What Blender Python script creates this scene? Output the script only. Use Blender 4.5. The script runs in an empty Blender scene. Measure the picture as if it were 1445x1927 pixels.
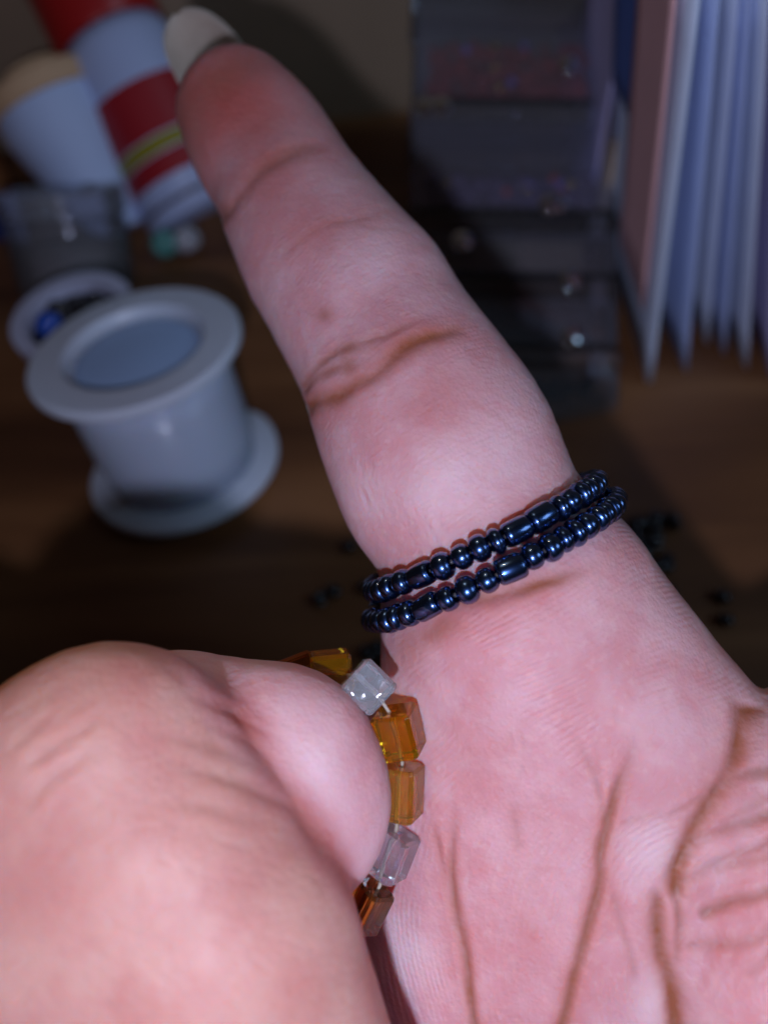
import bpy, bmesh, math, random
import numpy as np
from mathutils import Vector, Matrix, Quaternion

random.seed(7); rng = np.random.default_rng(7)
S = 0.001                                   # everything below is in millimetres
sc = bpy.context.scene
COL = sc.collection

# ------------------------------------------------------------------ camera
F, CX, CY = 1450.0, 722.5, 963.5            # focal length and centre of the photograph, in its pixels
H = 112.0                                   # lens height above the table
dn = np.array([178.0, -937.0, -1450.0]); dn /= np.linalg.norm(dn)      # straight down, seen from the camera
upc = -dn
xw = np.array([1.0, 0, 0]); xw = xw - xw.dot(upc) * upc; xw /= np.linalg.norm(xw)
yw = np.cross(upc, xw)
R = np.array([xw, yw, upc])                 # camera frame -> world
CAM = np.array([0.0, 0.0, H])
cam_d = bpy.data.cameras.new('camera'); cam = bpy.data.objects.new('camera', cam_d); COL.objects.link(cam)
M4 = Matrix([list(R[i]) + [CAM[i] * S] for i in range(3)] + [[0, 0, 0, 1]])
cam.matrix_world = M4
cam_d.sensor_fit = 'HORIZONTAL'; cam_d.sensor_width = 36.0
cam_d.lens = 36.0 * F / 1445.0
cam_d.clip_start = 0.005; cam_d.clip_end = 20.0
APERTURE = 2.0                              # mm
cam_d.dof.use_dof = True
cam_d.dof.focus_distance = 63.0 * S
cam_d.dof.aperture_fstop = cam_d.lens / APERTURE
sc.camera = cam

# ------------------------------------------------------------------ world, light, exposure
w = bpy.data.worlds.new('World'); sc.world = w; w.use_nodes = True
bg = w.node_tree.nodes['Background']
bg.inputs['Color'].default_value = (0.62, 0.45, 0.40, 1); bg.inputs['Strength'].default_value = 0.03

def c2w(v):                                 # camera frame mm (x right, y up, z away) -> world mm
    v = np.asarray(v, float)
    q = np.stack([v[..., 0], v[..., 1], -v[..., 2]], -1)
    return q @ R.T + CAM

def lamp(name, kind, loc_mm, power, color, radius=None, size=None, aim=None):
    d = bpy.data.lights.new(name, kind); o = bpy.data.objects.new(name, d); COL.objects.link(o)
    d.energy = power; d.color = color
    if radius: d.shadow_soft_size = radius * S
    if size: d.size = size * S
    o.location = Vector(loc_mm) * S
    if aim is not None:
        o.rotation_euler = (Vector(aim) - Vector(loc_mm)).to_track_quat('-Z', 'Y').to_euler()
    return o
lamp('phone_flash', 'POINT', c2w([-3.0, -22.0, -17.0]), 0.245, (0.88, 0.92, 1.24), radius=2.2)
lamp('room_lamp', 'POINT', (-260, 420, 900), 8.0, (1.0, 0.66, 0.38), radius=22)
lamp('window_light', 'AREA', (620, -120, 560), 1.0, (0.50, 0.74, 1.0), size=260, aim=(0, 60, 40))
sc.view_settings.view_transform = 'Standard'; sc.view_settings.look = 'None'
sc.view_settings.exposure = 0.0; sc.view_settings.gamma = 1.0
sc.cycles.max_bounces = 10; sc.cycles.transmission_bounces = 10; sc.cycles.transparent_max_bounces = 24
sc.cycles.use_denoising = True

# ------------------------------------------------------------------ helpers
def PC(px, py, d):                          # photograph pixel + depth -> camera frame mm
    return np.array([(px - CX) / F * d, -(py - CY) / F * d, d])
def PW(px, py, d): return c2w(PC(px, py, d))
def T(px, py, z=0.0):                       # where a pixel's ray meets the level z above the table
    r = c2w(PC(px, py, 1.0)) - CAM
    return CAM + r * ((z - H) / r[2])
def depth_of(p):
    v = (np.asarray(p, float) - CAM) @ R
    return -v[2]
def pix(p):
    v = (np.asarray(p, float) - CAM) @ R
    return (CX + F * v[0] / -v[2], CY - F * v[1] / -v[2])

def node_mat(name):
    m = bpy.data.materials.new(name); m.use_nodes = True
    nt = m.node_tree; b = nt.nodes['Principled BSDF']
    return m, nt, b
def plain(name, col, rough=0.5, metal=0.0, spec=0.5, noise=0.0, nscale=300, bump=0.0, sss=0.0, coat=0.0):
    m, nt, b = node_mat(name)
    b.inputs['Base Color'].default_value = (*col, 1); b.inputs['Roughness'].default_value = rough
    b.inputs['Metallic'].default_value = metal; b.inputs['Specular IOR Level'].default_value = spec
    b.inputs['Coat Weight'].default_value = coat
    if sss:
        b.inputs['Subsurface Weight'].default_value = sss
        b.inputs['Subsurface Radius'].default_value = (1, 1, 1); b.inputs['Subsurface Scale'].default_value = 0.0015
    if noise or bump:
        tc = nt.nodes.new('ShaderNodeTexCoord'); n = nt.nodes.new('ShaderNodeTexNoise')
        n.inputs['Scale'].default_value = nscale; n.inputs['Detail'].default_value = 5
        nt.links.new(tc.outputs['Object'], n.inputs['Vector'])
        if noise:
            mx = nt.nodes.new('ShaderNodeMix'); mx.data_type = 'RGBA'
            mx.inputs['A'].default_value = (*[c * (1 - noise) for c in col], 1)
            mx.inputs['B'].default_value = (*[min(1, c * (1 + noise)) for c in col], 1)
            nt.links.new(n.outputs['Fac'], mx.inputs['Factor']); nt.links.new(mx.outputs['Result'], b.inputs['Base Color'])
        if bump:
            bp = nt.nodes.new('ShaderNodeBump'); bp.inputs['Strength'].default_value = bump; bp.inputs['Distance'].default_value = 0.0003
            nt.links.new(n.outputs['Fac'], bp.inputs['Height']); nt.links.new(bp.outputs['Normal'], b.inputs['Normal'])
    return m
def glass(name, col, ior=1.5, rough=0.03, trans=0.92):
    m, nt, b = node_mat(name)
    b.inputs['Base Color'].default_value = (*col, 1); b.inputs['Transmission Weight'].default_value = trans
    b.inputs['IOR'].default_value = ior; b.inputs['Roughness'].default_value = rough
    return m

def new_obj(name, verts, faces, mat, parent=None, loc=None, rot=None, smooth=True):
    """verts in mm, local to loc"""
    me = bpy.data.meshes.new(name)
    me.from_pydata([tuple(np.asarray(v, float) * S) for v in verts], [], faces)
    me.update()
    if smooth: me.polygons.foreach_set('use_smooth', [True] * len(me.polygons))
    if mat: me.materials.append(mat)
    o = bpy.data.objects.new(name, me); COL.objects.link(o)
    if parent: o.parent = parent
    if loc is not None: o.location = Vector(loc) * S
    if rot is not None: o.rotation_mode = 'QUATERNION'; o.rotation_quaternion = rot
    return o
def sharp_by_angle(o, deg=35):
    o.data.set_sharp_from_angle(angle=math.radians(deg))
def tag(o, label, cat, group=None):
    o['label'] = label; o['category'] = cat
    if group: o['group'] = group
    return o
def thing(name, loc, label, cat, group=None, rot=None):
    o = bpy.data.objects.new(name, None); COL.objects.link(o); o.empty_display_size = 0.005
    o.location = Vector(loc) * S
    if rot is not None: o.rotation_mode = 'QUATERNION'; o.rotation_quaternion = rot
    return tag(o, label, cat, group)
def structure(o): o['kind'] = 'structure'; return o
def lathe(profile, seg=40, closed=False):
    V, Fc = [], []
    n = len(profile)
    for (r, z) in profile:
        for k in range(seg):
            a = 2 * math.pi * k / seg
            V.append((r * math.cos(a), r * math.sin(a), z))
    for i in range(n if closed else n - 1):
        j = (i + 1) % n
        for k in range(seg):
            k2 = (k + 1) % seg
            Fc.append((i * seg + k, i * seg + k2, j * seg + k2, j * seg + k))
    if not closed:
        if profile[0][0] > 1e-6: Fc.append(tuple(reversed(range(seg))))
        if profile[-1][0] > 1e-6: Fc.append(tuple((n - 1) * seg + k for k in range(seg)))
    return V, Fc
def box_vf(x0, x1, y0, y1, z0, z1):
    V = [(x0, y0, z0), (x1, y0, z0), (x1, y1, z0), (x0, y1, z0), (x0, y0, z1), (x1, y0, z1), (x1, y1, z1), (x0, y1, z1)]
    return V, [(0, 3, 2, 1), (4, 5, 6, 7), (0, 1, 5, 4), (1, 2, 6, 5), (2, 3, 7, 6), (3, 0, 4, 7)]
def join_vf(parts):
    V, Fc = [], []
    for v, f in parts:
        o = len(V); V += list(v); Fc += [tuple(i + o for i in q) for q in f]
    return V, Fc
def bevel(o, wid, seg=2):
    b = o.modifiers.new('bevel', 'BEVEL'); b.width = wid * S; b.segments = seg; b.limit_method = 'ANGLE'
def up_quat(d): return Vector(d).to_track_quat('Z', 'Y')
def tube_vf(pts, r, seg=8, closed=False):
    pts = [Vector(p) for p in pts]; n = len(pts); V, Fc = [], []
    for i, p in enumerate(pts):
        a = pts[(i - 1) % n] if (closed or i > 0) else p
        b = pts[(i + 1) % n] if (closed or i < n - 1) else p
        t = (b - a).normalized(); q = t.to_track_quat('Z', 'Y')
        for k in range(seg):
            an = 2 * math.pi * k / seg
            V.append(p + q @ Vector((r * math.cos(an), r * math.sin(an), 0)))
    for i in range(n if closed else n - 1):
        j = (i + 1) % n
        for k in range(seg):
            Fc.append((i * seg + k, i * seg + (k + 1) % seg, j * seg + (k + 1) % seg, j * seg + k))
    return V, Fc

# ------------------------------------------------------------------ setting: table and wall
def wood():
    m, nt, b = node_mat('dark_wood')
    L = nt.links.new
    tc = nt.nodes.new('ShaderNodeTexCoord'); mp = nt.nodes.new('ShaderNodeMapping')
    mp.inputs['Scale'].default_value = (7, 60, 60); mp.inputs['Rotation'].default_value = (0, 0, math.radians(-4))
    L(tc.outputs['Object'], mp.inputs['Vector'])
    n1 = nt.nodes.new('ShaderNodeTexNoise'); n1.inputs['Scale'].default_value = 1.0; n1.inputs['Detail'].default_value = 6; n1.inputs['Distortion'].default_value = 0.6
    L(mp.outputs['Vector'], n1.inputs['Vector'])
    r = nt.nodes.new('ShaderNodeValToRGB'); e = r.color_ramp.elements
    e[0].position = 0.32; e[0].color = (0.075, 0.027, 0.010, 1); e[1].position = 0.68; e[1].color = (0.24, 0.108, 0.042, 1)
    k = r.color_ramp.elements.new(0.5); k.color = (0.155, 0.062, 0.022, 1)
    L(n1.outputs['Fac'], r.inputs['Fac']); L(r.outputs['Color'], b.inputs['Base Color'])
    b.inputs['Roughness'].default_value = 0.5
    bp = nt.nodes.new('ShaderNodeBump'); bp.inputs['Strength'].default_value = 0.25; bp.inputs['Distance'].default_value = 0.0004
    L(n1.outputs['Fac'], bp.inputs['Height']); L(bp.outputs['Normal'], b.inputs['Normal'])
    return m
WY = T(700, 213)[1]
v, f = box_vf(-400, 420, -160, WY - 0.3, -20, 0)
structure(new_obj('table_top', v, f, wood(), smooth=False))
v, f = box_vf(-420, 440, WY, WY + 12, -60, 420)
structure(new_obj('wall', v, f, plain('olive_wall', (0.31, 0.225, 0.15), 0.85, noise=0.12, nscale=60, bump=0.2), smooth=False))

# ------------------------------------------------------------------ the hand: one continuous surface
def spl(pts, n):
    """Catmull-Rom through rows of numbers"""
    P = np.array(pts, float); P = np.vstack([2 * P[0] - P[1], P, 2 * P[-1] - P[-2]])
    out = []
    m = len(P) - 3
    for t in np.linspace(0, m, n):
        i = min(int(t), m - 1); u = t - i
        a, b, c, d = P[i], P[i + 1], P[i + 2], P[i + 3]
        out.append(0.5 * (2 * b + (c - a) * u + (2 * a - 5 * b + 4 * c - d) * u * u + (3 * b - a - 3 * c + d) * u ** 3))
    return np.array(out)

index_st = [  # px, py, half width px, depth of the axis
    (450, 212, 117, 86.0), (489, 272, 131, 84.5), (527, 331, 131, 83.0), (562, 396, 141, 81.0), (617, 486, 160, 78.6),
    (681, 574, 174, 76.4), (731, 662, 177, 74.6), (772, 737, 194, 73.2), (812, 813, 209, 72.2), (846, 890, 215, 71.4),
    (882, 955, 203, 70.8), (909, 1006, 200, 70.2), (948, 1082, 222, 69.8), (985, 1180, 246, 70.5)]
HS = 0.6
lo = np.array([-52.0, -74.0, 41.0]); hi = np.array([50.0, 60.0, 104.0])
gn = np.ceil((hi - lo) / HS).astype(int) + 1
gx = (lo[0] + HS * np.arange(gn[0])).astype(np.float32)
gy = (lo[1] + HS * np.arange(gn[1])).astype(np.float32)
gz = (lo[2] + HS * np.arange(gn[2])).astype(np.float32)
BIG = np.float32(30.0)

def cone_field(field, a, ra, b, rb, fz=1.0, k=1.0, pad=5.0):
    """smooth-union one round cone (elliptic in depth) into the field, inside its own box only"""
    rm = max(ra, rb) + pad + k
    mn = np.minimum(a, b) - rm; mx = np.maximum(a, b) + rm
    s = []
    for q, g in zip(range(3), (gx, gy, gz)):
        i0 = max(0, int(np.searchsorted(g, mn[q]))); i1 = min(len(g), int(np.searchsorted(g, mx[q])))
        if i1 <= i0: return
        s.append(slice(i0, i1))
    X = gx[s[0]][:, None, None]; Y = gy[s[1]][None, :, None]; Z = gz[s[2]][None, None, :]
    ab = (b - a).astype(np.float32); L2 = float(ab @ ab) + 1e-9
    t = np.clip(((X - a[0]) * ab[0] + (Y - a[1]) * ab[1] + (Z - a[2]) * ab[2]) / L2, 0, 1)
    dx = X - (a[0] + t * ab[0]); dy = Y - (a[1] + t * ab[1]); dz = (Z - (a[2] + t * ab[2])) / np.float32(fz)
    d = np.sqrt(dx * dx + dy * dy + dz * dz) - (ra + t * (rb - ra))
    c = field[s[0], s[1], s[2]]
    h = np.maximum(k - np.abs(c - d), 0) / k
    field[s[0], s[1], s[2]] = np.minimum(c, d) - h * h * k * 0.25
def chain(field, st, fz, k):
    for p, q in zip(st[:-1], st[1:]):
        cone_field(field, PC(*p[:2], p[3]), p[2] * p[3] / F, PC(*q[:2], q[3]), q[2] * q[3] / F, fz, k)
def smin_field(a, b, k):
    h = np.maximum(k - np.abs(a - b), 0) / k
    return np.minimum(a, b) - h * h * k * 0.25
def empty_field(): return np.full(tuple(gn), BIG, np.float32)

fi = empty_field()
chain(fi, spl(index_st, 30), 0.86, 0.5)
chain(fi, [(985, 1190, 242, 70.5), (985, 1300, 240, 71.5), (930, 1500, 250, 73), (895, 1750, 252, 73), (895, 2100, 252, 74), (920, 2700, 300, 76)], 0.9, 4.0)
chain(fi, [(1000, 1195, 238, 70), (1128, 1345, 236, 69.5), (1255, 1495, 240, 69), (1330, 1700, 262, 70), (1330, 2100, 262, 72), (1280, 2700, 280, 76)], 0.9, 3.0)
chain(fi, [(1060, 1400, 250, 71.5), (1090, 1650, 280, 72), (1110, 2100, 280, 72), (1110, 2700, 300, 76)], 0.88, 6.0)
chain(fi, [(640, 1600, 200, 82), (600, 2000, 240, 80), (700, 2700, 280, 78)], 0.9, 5.0)
chain(fi, [(330, 1750, 200, 86), (400, 2100, 220, 84), (600, 2700, 260, 80)], 0.9, 5.0)
th = empty_field()                            # base of the thumb
chain(th, [(1680, 1400, 205, 67), (1575, 1530, 232, 65), (1490, 1680, 222, 63), (1480, 1850, 215, 61), (1480, 2120, 240, 61), (1380, 2450, 250, 68)], 0.95, 2.0)
fi = smin_field(fi, th, 0.9)
# folded middle finger: the first segment comes towards the lens through the amber ring, the next one folds down over it
lobe = empty_field()
chain(lobe, [(522, 1475, 205, 61.0), (545, 1490, 195, 76), (640, 1560, 200, 84)], 0.85, 2.0)
chain(lobe, [(340, 1420, 196, 61.0), (500, 1465, 214, 60.5), (540, 1525, 192, 60.5)], 0.8, 1.0)
fi = smin_field(fi, lobe, 2.5)
lump = empty_field()
chain(lump, [(212, 1478, 268, 54), (295, 1640, 276, 53), (390, 1800, 286, 52.4), (448, 1950, 272, 52.4), (520, 2150, 276, 52.4), (600, 2300, 240, 58), (680, 2400, 200, 64)], 0.78, 1.0)
chain(lump, [(110, 1560, 262, 56), (190, 1760, 275, 55), (290, 2000, 270, 55)], 0.78, 4.0)
l2 = empty_field()
chain(l2, [(-215, 1590, 262, 59), (-150, 1790, 272, 57), (-40, 2100, 268, 57), (80, 2330, 230, 62), (220, 2450, 200, 68)], 0.8, 2.0)
chain(l2, [(-215, 1590, 262, 59), (-60, 1650, 255, 76), (420, 1750, 260, 80)], 0.9, 2.0)
lump = smin_field(lump, l2, 2.2)
fi = smin_field(fi, lump, 1.8)
del th, lobe, lump, l2

def surface_nets(fd):
    ins = fd < 0
    nx, ny, nz = fd.shape
    c = [ins[dx:nx - 1 + dx, dy:ny - 1 + dy, dz:nz - 1 + dz] for dx in (0, 1) for dy in (0, 1) for dz in (0, 1)]
    sm = np.zeros(c[0].shape, np.int8)
    for q in c: sm += q
    act = (sm > 0) & (sm < 8)
    idx = np.full(act.shape, -1, np.int64); ii = np.argwhere(act); idx[act] = np.arange(len(ii))
    acc = np.zeros((len(ii), 3)); cnt = np.zeros(len(ii))
    cor = [(dx, dy, dz) for dx in (0, 1) for dy in (0, 1) for dz in (0, 1)]
    val = [fd[ii[:, 0] + a, ii[:, 1] + b, ii[:, 2] + d] for a, b, d in cor]
    for i in range(8):
        for j in range(i + 1, 8):
            if sum(abs(cor[i][q] - cor[j][q]) for q in range(3)) != 1: continue
            m = (val[i] < 0) != (val[j] < 0)
            t = val[i][m] / (val[i][m] - val[j][m])
            acc[m] += np.array(cor[i]) + t[:, None] * (np.array(cor[j]) - np.array(cor[i])); cnt[m] += 1
    V = lo + HS * (ii + acc / cnt[:, None])
    quads = []
    for ax in range(3):
        a1, a2 = (ax + 1) % 3, (ax + 2) % 3
        A = np.take(ins, range(0, ins.shape[ax] - 1), ax); B = np.take(ins, range(1, ins.shape[ax]), ax)
        e = np.argwhere(A != B)
        e = e[(e[:, a1] > 0) & (e[:, a2] > 0) & (e[:, a1] < fd.shape[a1] - 1) & (e[:, a2] < fd.shape[a2] - 1)]
        o1 = np.zeros(3, int); o1[a1] = 1; o2 = np.zeros(3, int); o2[a2] = 1
        q = np.stack([idx[tuple((e - o1 - o2).T)], idx[tuple((e - o2).T)], idx[tuple(e.T)], idx[tuple((e - o1).T)]], 1)
        fl = ins[tuple(e.T)]
        q[~fl] = q[~fl][:, ::-1]
        quads.append(q)
    return V, np.vstack(quads)
HV, HQ = surface_nets(fi)
del fi
ok = (HQ >= 0).all(1); HQ = HQ[ok]

def np_mesh(name, V, Q):
    me = bpy.data.meshes.new(name)
    me.vertices.add(len(V)); me.vertices.foreach_set('co', np.ascontiguousarray(V, np.float32).ravel())
    me.loops.add(Q.size); me.loops.foreach_set('vertex_index', Q.astype(np.int32).ravel())
    me.polygons.add(len(Q)); me.polygons.foreach_set('loop_start', np.arange(0, Q.size, 4, dtype=np.int32))
    me.update(calc_edges=True); me.validate()
    return me
me0 = np_mesh('hand_base', c2w(HV), HQ[:, ::-1])
ho = bpy.data.objects.new('hand_base', me0); COL.objects.link(ho)
sm_ = ho.modifiers.new('smooth', 'SMOOTH'); sm_.factor = 0.5; sm_.iterations = 4
ss = ho.modifiers.new('sub', 'SUBSURF'); ss.levels = 2; ss.render_levels = 2
dg = bpy.context.evaluated_depsgraph_get()
hm = bpy.data.meshes.new_from_object(ho.evaluated_get(dg))
bpy.data.objects.remove(ho); bpy.data.meshes.remove(me0)
hm.name = 'hand'
nv = len(hm.vertices)
co = np.zeros(nv * 3, np.float32); hm.vertices.foreach_get('co', co); co = co.reshape(-1, 3).astype(float)
nr = np.zeros(nv * 3, np.float32); hm.vertex_normals.foreach_get('vector', nr); nr = nr.reshape(-1, 3).astype(float)
cc = (co - CAM) @ R
dep = -cc[:, 2]
U = CX + F * cc[:, 0] / dep; Vp = CY - F * cc[:, 1] / dep           # where each point of the skin lies in the photograph
facing = -np.einsum('ij,ij->i', nr, (co - CAM) / np.linalg.norm(co - CAM, axis=1)[:, None])
if facing[np.argmin(dep)] < 0: nr = -nr; facing = -facing; hm.flip_normals()
# which finger a point belongs to (the folded finger overlaps the palm in the picture)
near = (U < 742) & (Vp > 1170) & ((dep < 59.0) | ((Vp < 1740) & (U < 728) & (dep < 72)))
fold_side = ((U - 345) * 472 - (Vp - 1258) * 345) / 585.0
folded = np.clip((30 - fold_side) / 70.0, 0, 1) * near

def vnoise(p, wl, seed, n=14):
    r = np.random.default_rng(seed); out = np.zeros(len(p))
    for _ in range(n):
        k = r.normal(size=3); k *= (2 * math.pi / wl) * r.uniform(0.6, 1.5) / np.linalg.norm(k)
        out += np.sin(p @ k + r.uniform(0, 6.28))
    return out / math.sqrt(n / 2)

disp = np.zeros(nv); pig = np.zeros(nv); red = np.zeros(nv); pale = np.zeros(nv)
wob = vnoise(co, 7.0, 1) * 3.0 + vnoise(co, 1.8, 2) * 0.5
wob2 = vnoise(co, 7.0, 3) * 3.0 + vnoise(co, 1.8, 4) * 0.5
slow = vnoise(co, 6.0, 33)
grain = vnoise(co, 0.7, 31) * 0.5 + vnoise(co, 2.0, 32) * 0.5
def crease(pts, dpt, wid, pg, on_near=False, pw=1.5, ends=(0.25, 0.25), lip=0.25, rd=0.0):
    wid = wid * 1.2
    P = spl(pts, max(6, len(pts) * 3)) if len(pts) > 2 else np.array(pts, float)
    mrg = wid * 6 + 12
    sel = np.where((facing > -0.05) & (near == on_near) & (U > P[:, 0].min() - mrg) & (U < P[:, 0].max() + mrg)
                   & (Vp > P[:, 1].min() - mrg) & (Vp < P[:, 1].max() + mrg))[0]
    if not len(sel): return
    u = U[sel] + wob[sel]; v_ = Vp[sel] + wob2[sel]
    best = np.full(len(sel), 1e9); tb = np.zeros(len(sel))
    n = len(P) - 1
    for i in range(n):
        a, b = P[i], P[i + 1]; ab = b - a
        t = np.clip(((u - a[0]) * ab[0] + (v_ - a[1]) * ab[1]) / (ab @ ab + 1e-9), 0, 1)
        d = np.hypot(u - a[0] - t * ab[0], v_ - a[1] - t * ab[1])
        m = d < best; best[m] = d[m]; tb[m] = (i + t[m]) / n
    fade = np.minimum(1, np.minimum(tb / ends[0] if ends[0] else 1, (1 - tb) / ends[1] if ends[1] else 1)) 
    fade = fade * fade * (3 - 2 * fade)
    fade = fade * np.clip(0.95 + 0.16 * slow[sel], 0.6, 1.15)
    g = np.exp(-(best / wid) ** 2)
    l = np.exp(-((best - wid * 2.2) / (wid * 1.1)) ** 2)
    disp[sel] += 0.6 * fade * dpt * (-g + 0.8 * lip * l)
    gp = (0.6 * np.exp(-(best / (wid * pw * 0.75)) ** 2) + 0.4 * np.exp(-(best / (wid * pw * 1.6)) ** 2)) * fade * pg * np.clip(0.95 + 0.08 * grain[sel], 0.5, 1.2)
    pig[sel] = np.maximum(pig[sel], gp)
    if rd: red[sel] = np.maximum(red[sel], np.exp(-(best / (wid * 4)) ** 2) * fade * rd)
def blob(arr, px, py, rx, ry, val, ang=0.0, on_near=False):
    c, s_ = math.cos(ang), math.sin(ang)
    du, dv = U + wob - px, Vp + wob2 - py
    x = (du * c + dv * s_) / rx; y = (-du * s_ + dv * c) / ry
    g = np.exp(-(x * x + y * y)) * val * (facing > -0.2) * (near == on_near)
    np.maximum(arr, g, out=arr)

# index finger
crease([(405, 420), (440, 370), (480, 325), (530, 295), (580, 275), (625, 265)], 0.34, 8, 0.55, ends=(0, 0.3), rd=0.4)
crease([(495, 515), (540, 470), (580, 440), (640, 415), (700, 405), (760, 395)], 0.08, 5, 0.32, pw=1.6)
crease([(640, 415), (700, 425), (770, 430)], 0.05, 4, 0.18)
crease([(572, 728), (600, 692), (640, 662), (680, 648), (730, 630), (790, 600), (830, 575)], 0.18, 7, 0.62, ends=(0, 0.5))
crease([(578, 765), (630, 745), (670, 720), (710, 695), (750, 665), (800, 640), (860, 620), (895, 610)], 0.34, 9, 0.95, ends=(0, 0.25), rd=0.5)
crease([(573, 738), (610, 708), (655, 690), (700, 680)], 0.14, 6, 0.6, ends=(0, 0.4))
blob(pig, 655, 660, 26, 16, 0.8, -0.5); blob(pig, 675, 716, 34, 16, 0.75, -0.5); blob(pig, 655, 692, 30, 18, 0.65, 1.2)
blob(pig, 800, 645, 60, 15, 0.5, -0.35); blob(pig, 612, 590, 14, 12, 0.55); blob(red, 612, 590, 34, 28, 0.4)
# under the black ring
crease([(780, 1180), (850, 1145), (930, 1122), (1000, 1100), (1060, 1082), (1120, 1062)], 0.26, 12, 0.6, pw=1.3, ends=(0.3, 0.3))
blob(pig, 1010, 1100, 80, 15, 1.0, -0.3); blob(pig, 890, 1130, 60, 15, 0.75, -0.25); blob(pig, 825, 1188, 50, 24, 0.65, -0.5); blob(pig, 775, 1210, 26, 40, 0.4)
blob(red, 900, 1150, 200, 50, 0.5, -0.35)
# palm
crease([(1215, 1345), (1190, 1420), (1165, 1480), (1145, 1540), (1135, 1600), (1130, 1660), (1110, 1740), (1085, 1830), (1050, 1940)], 0.42, 8, 0.95, ends=(0.3, 0), rd=0.4)
crease([(1140, 1550), (1122, 1480), (1095, 1420), (1055, 1350)], 0.12, 6, 0.35, ends=(0.05, 0.6))
crease([(1132, 1520), (1122, 1440), (1105, 1330)], 0.08, 5, 0.2, ends=(0.2, 0.6))
crease([(845, 1440), (845, 1520), (846, 1590), (850, 1660), (860, 1730), (877, 1800), (890, 1870), (899, 1945)], 0.40, 7, 0.85, ends=(0.55, 0), rd=0.25)
crease([(800, 1540), (830, 1630), (850, 1700)], 0.14, 6, 0.35)
crease([(962, 1500), (975, 1560), (985, 1620)], 0.07, 7, 0.25)
crease([(1140, 1640), (1160, 1720), (1190, 1800), (1205, 1860)], 0.08, 6, 0.32)
crease([(1412, 1310), (1402, 1380), (1374, 1440), (1342, 1500), (1318, 1550), (1290, 1610), (1275, 1665), (1268, 1720)], 0.7, 15, 1.1, ends=(0.05, 0.15), pw=1.5)
crease([(1240, 1650), (1236, 1720), (1248, 1790), (1264, 1850), (1272, 1940)], 0.6, 12, 1.0, ends=(0.2, 0), pw=1.5)
crease([(1300, 1600), (1270, 1640), (1238, 1670)], 0.2, 8, 0.5)
crease([(1285, 1630), (1278, 1700), (1278, 1780), (1272, 1850)], 0.25, 8, 0.6)
for pts, dp in (([(1330, 1494), (1390, 1463), (1470, 1450)], 0.3), ([(1306, 1596), (1370, 1556), (1470, 1526)], 0.34), ([(1290, 1670), (1356, 1622), (1470, 1574)], 0.2),
                ([(1310, 1726), (1380, 1700), (1470, 1676)], 0.28), ([(1275, 1780), (1391, 1773), (1470, 1736)], 0.16), ([(1400, 1840), (1440, 1790), (1470, 1760)], 0.1),
                ([(1340, 1640), (1400, 1622), (1470, 1612)], 0.12), ([(1330, 1560), (1390, 1530), (1460, 1500)], 0.12)):
    crease(pts, dp, 9, 0.55 if dp > 0.25 else 0.36, ends=(0.1, 0))
crease([(1330, 1492), (1296, 1512), (1261, 1531), (1222, 1560)], 0.1, 6, 0.42, ends=(0.05, 0.5))
crease([(1260, 1525), (1200, 1540), (1150, 1555)], 0.05, 6, 0.2)
for i in range(26):                                                 # short fine creases of the palm
    x = random.uniform(840, 1240); y = random.uniform(1280, 1880); a = math.radians(random.choice([78, 100, 112, 30]) + random.uniform(-14, 14)); l = random.uniform(30, 80)
    crease([(x, y), (x + l * math.cos(a) / 2 + 3, y + l * math.sin(a) / 2), (x + l * math.cos(a), y + l * math.sin(a))], random.uniform(0.03, 0.07), 4.5, 0.08, ends=(0.4, 0.4))
for i in range(34):                                                 # dry lengthwise lines at the base of the finger
    t = random.random(); x = 615 + 150 * t + random.uniform(-5, 60); y = 850 + 190 * t + random.uniform(-60, 10); l = random.uniform(25, 75)
    crease([(x, y), (x + l * 0.28, y + l * 0.55), (x + l * 0.45, y + l)], random.uniform(0.025, 0.07), 3.2, 0.05, ends=(0.4, 0.4), lip=0.5)
for i in range(30):                                                 # and on the thumb side
    t = random.random(); x = 700 + 340 * t + random.uniform(20, 70); y = 350 + 470 * t; l = random.uniform(20, 60)
    crease([(x, y), (x - l * 0.5, y - l * 0.3), (x - l, y - l * 0.5)], random.uniform(0.015, 0.035), 3.0, 0.03, ends=(0.4, 0.4), lip=0.5)
# folded finger
crease([(345, 1258), (400, 1300), (450, 1355), (490, 1410), (530, 1470), (570, 1540), (610, 1610), (650, 1675), (690, 1730)], 0.12, 9, 0.25, on_near=True, ends=(0.3, 0), rd=0.9)  # red along the fold is its shade put into the skin colour
for k_ in range(26):
    x = random.uniform(20, 560); y = random.uniform(1260, 1900); a = math.radians(random.uniform(15, 45) if x > 260 else random.uniform(120, 160)); l = random.uniform(40, 110)
    crease([(x, y), (x + l * math.cos(a) / 2, y + l * math.sin(a) / 2 + 4), (x + l * math.cos(a), y + l * math.sin(a))], random.uniform(0.03, 0.08), 5, 0.04, on_near=True, ends=(0.4, 0.4), lip=0.5)
for k_ in range(22): blob(red, random.uniform(20, 640), random.uniform(1300, 1930), random.uniform(15, 45), random.uniform(12, 30), random.uniform(0.12, 0.35), random.uniform(0, 3), True)
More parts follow.
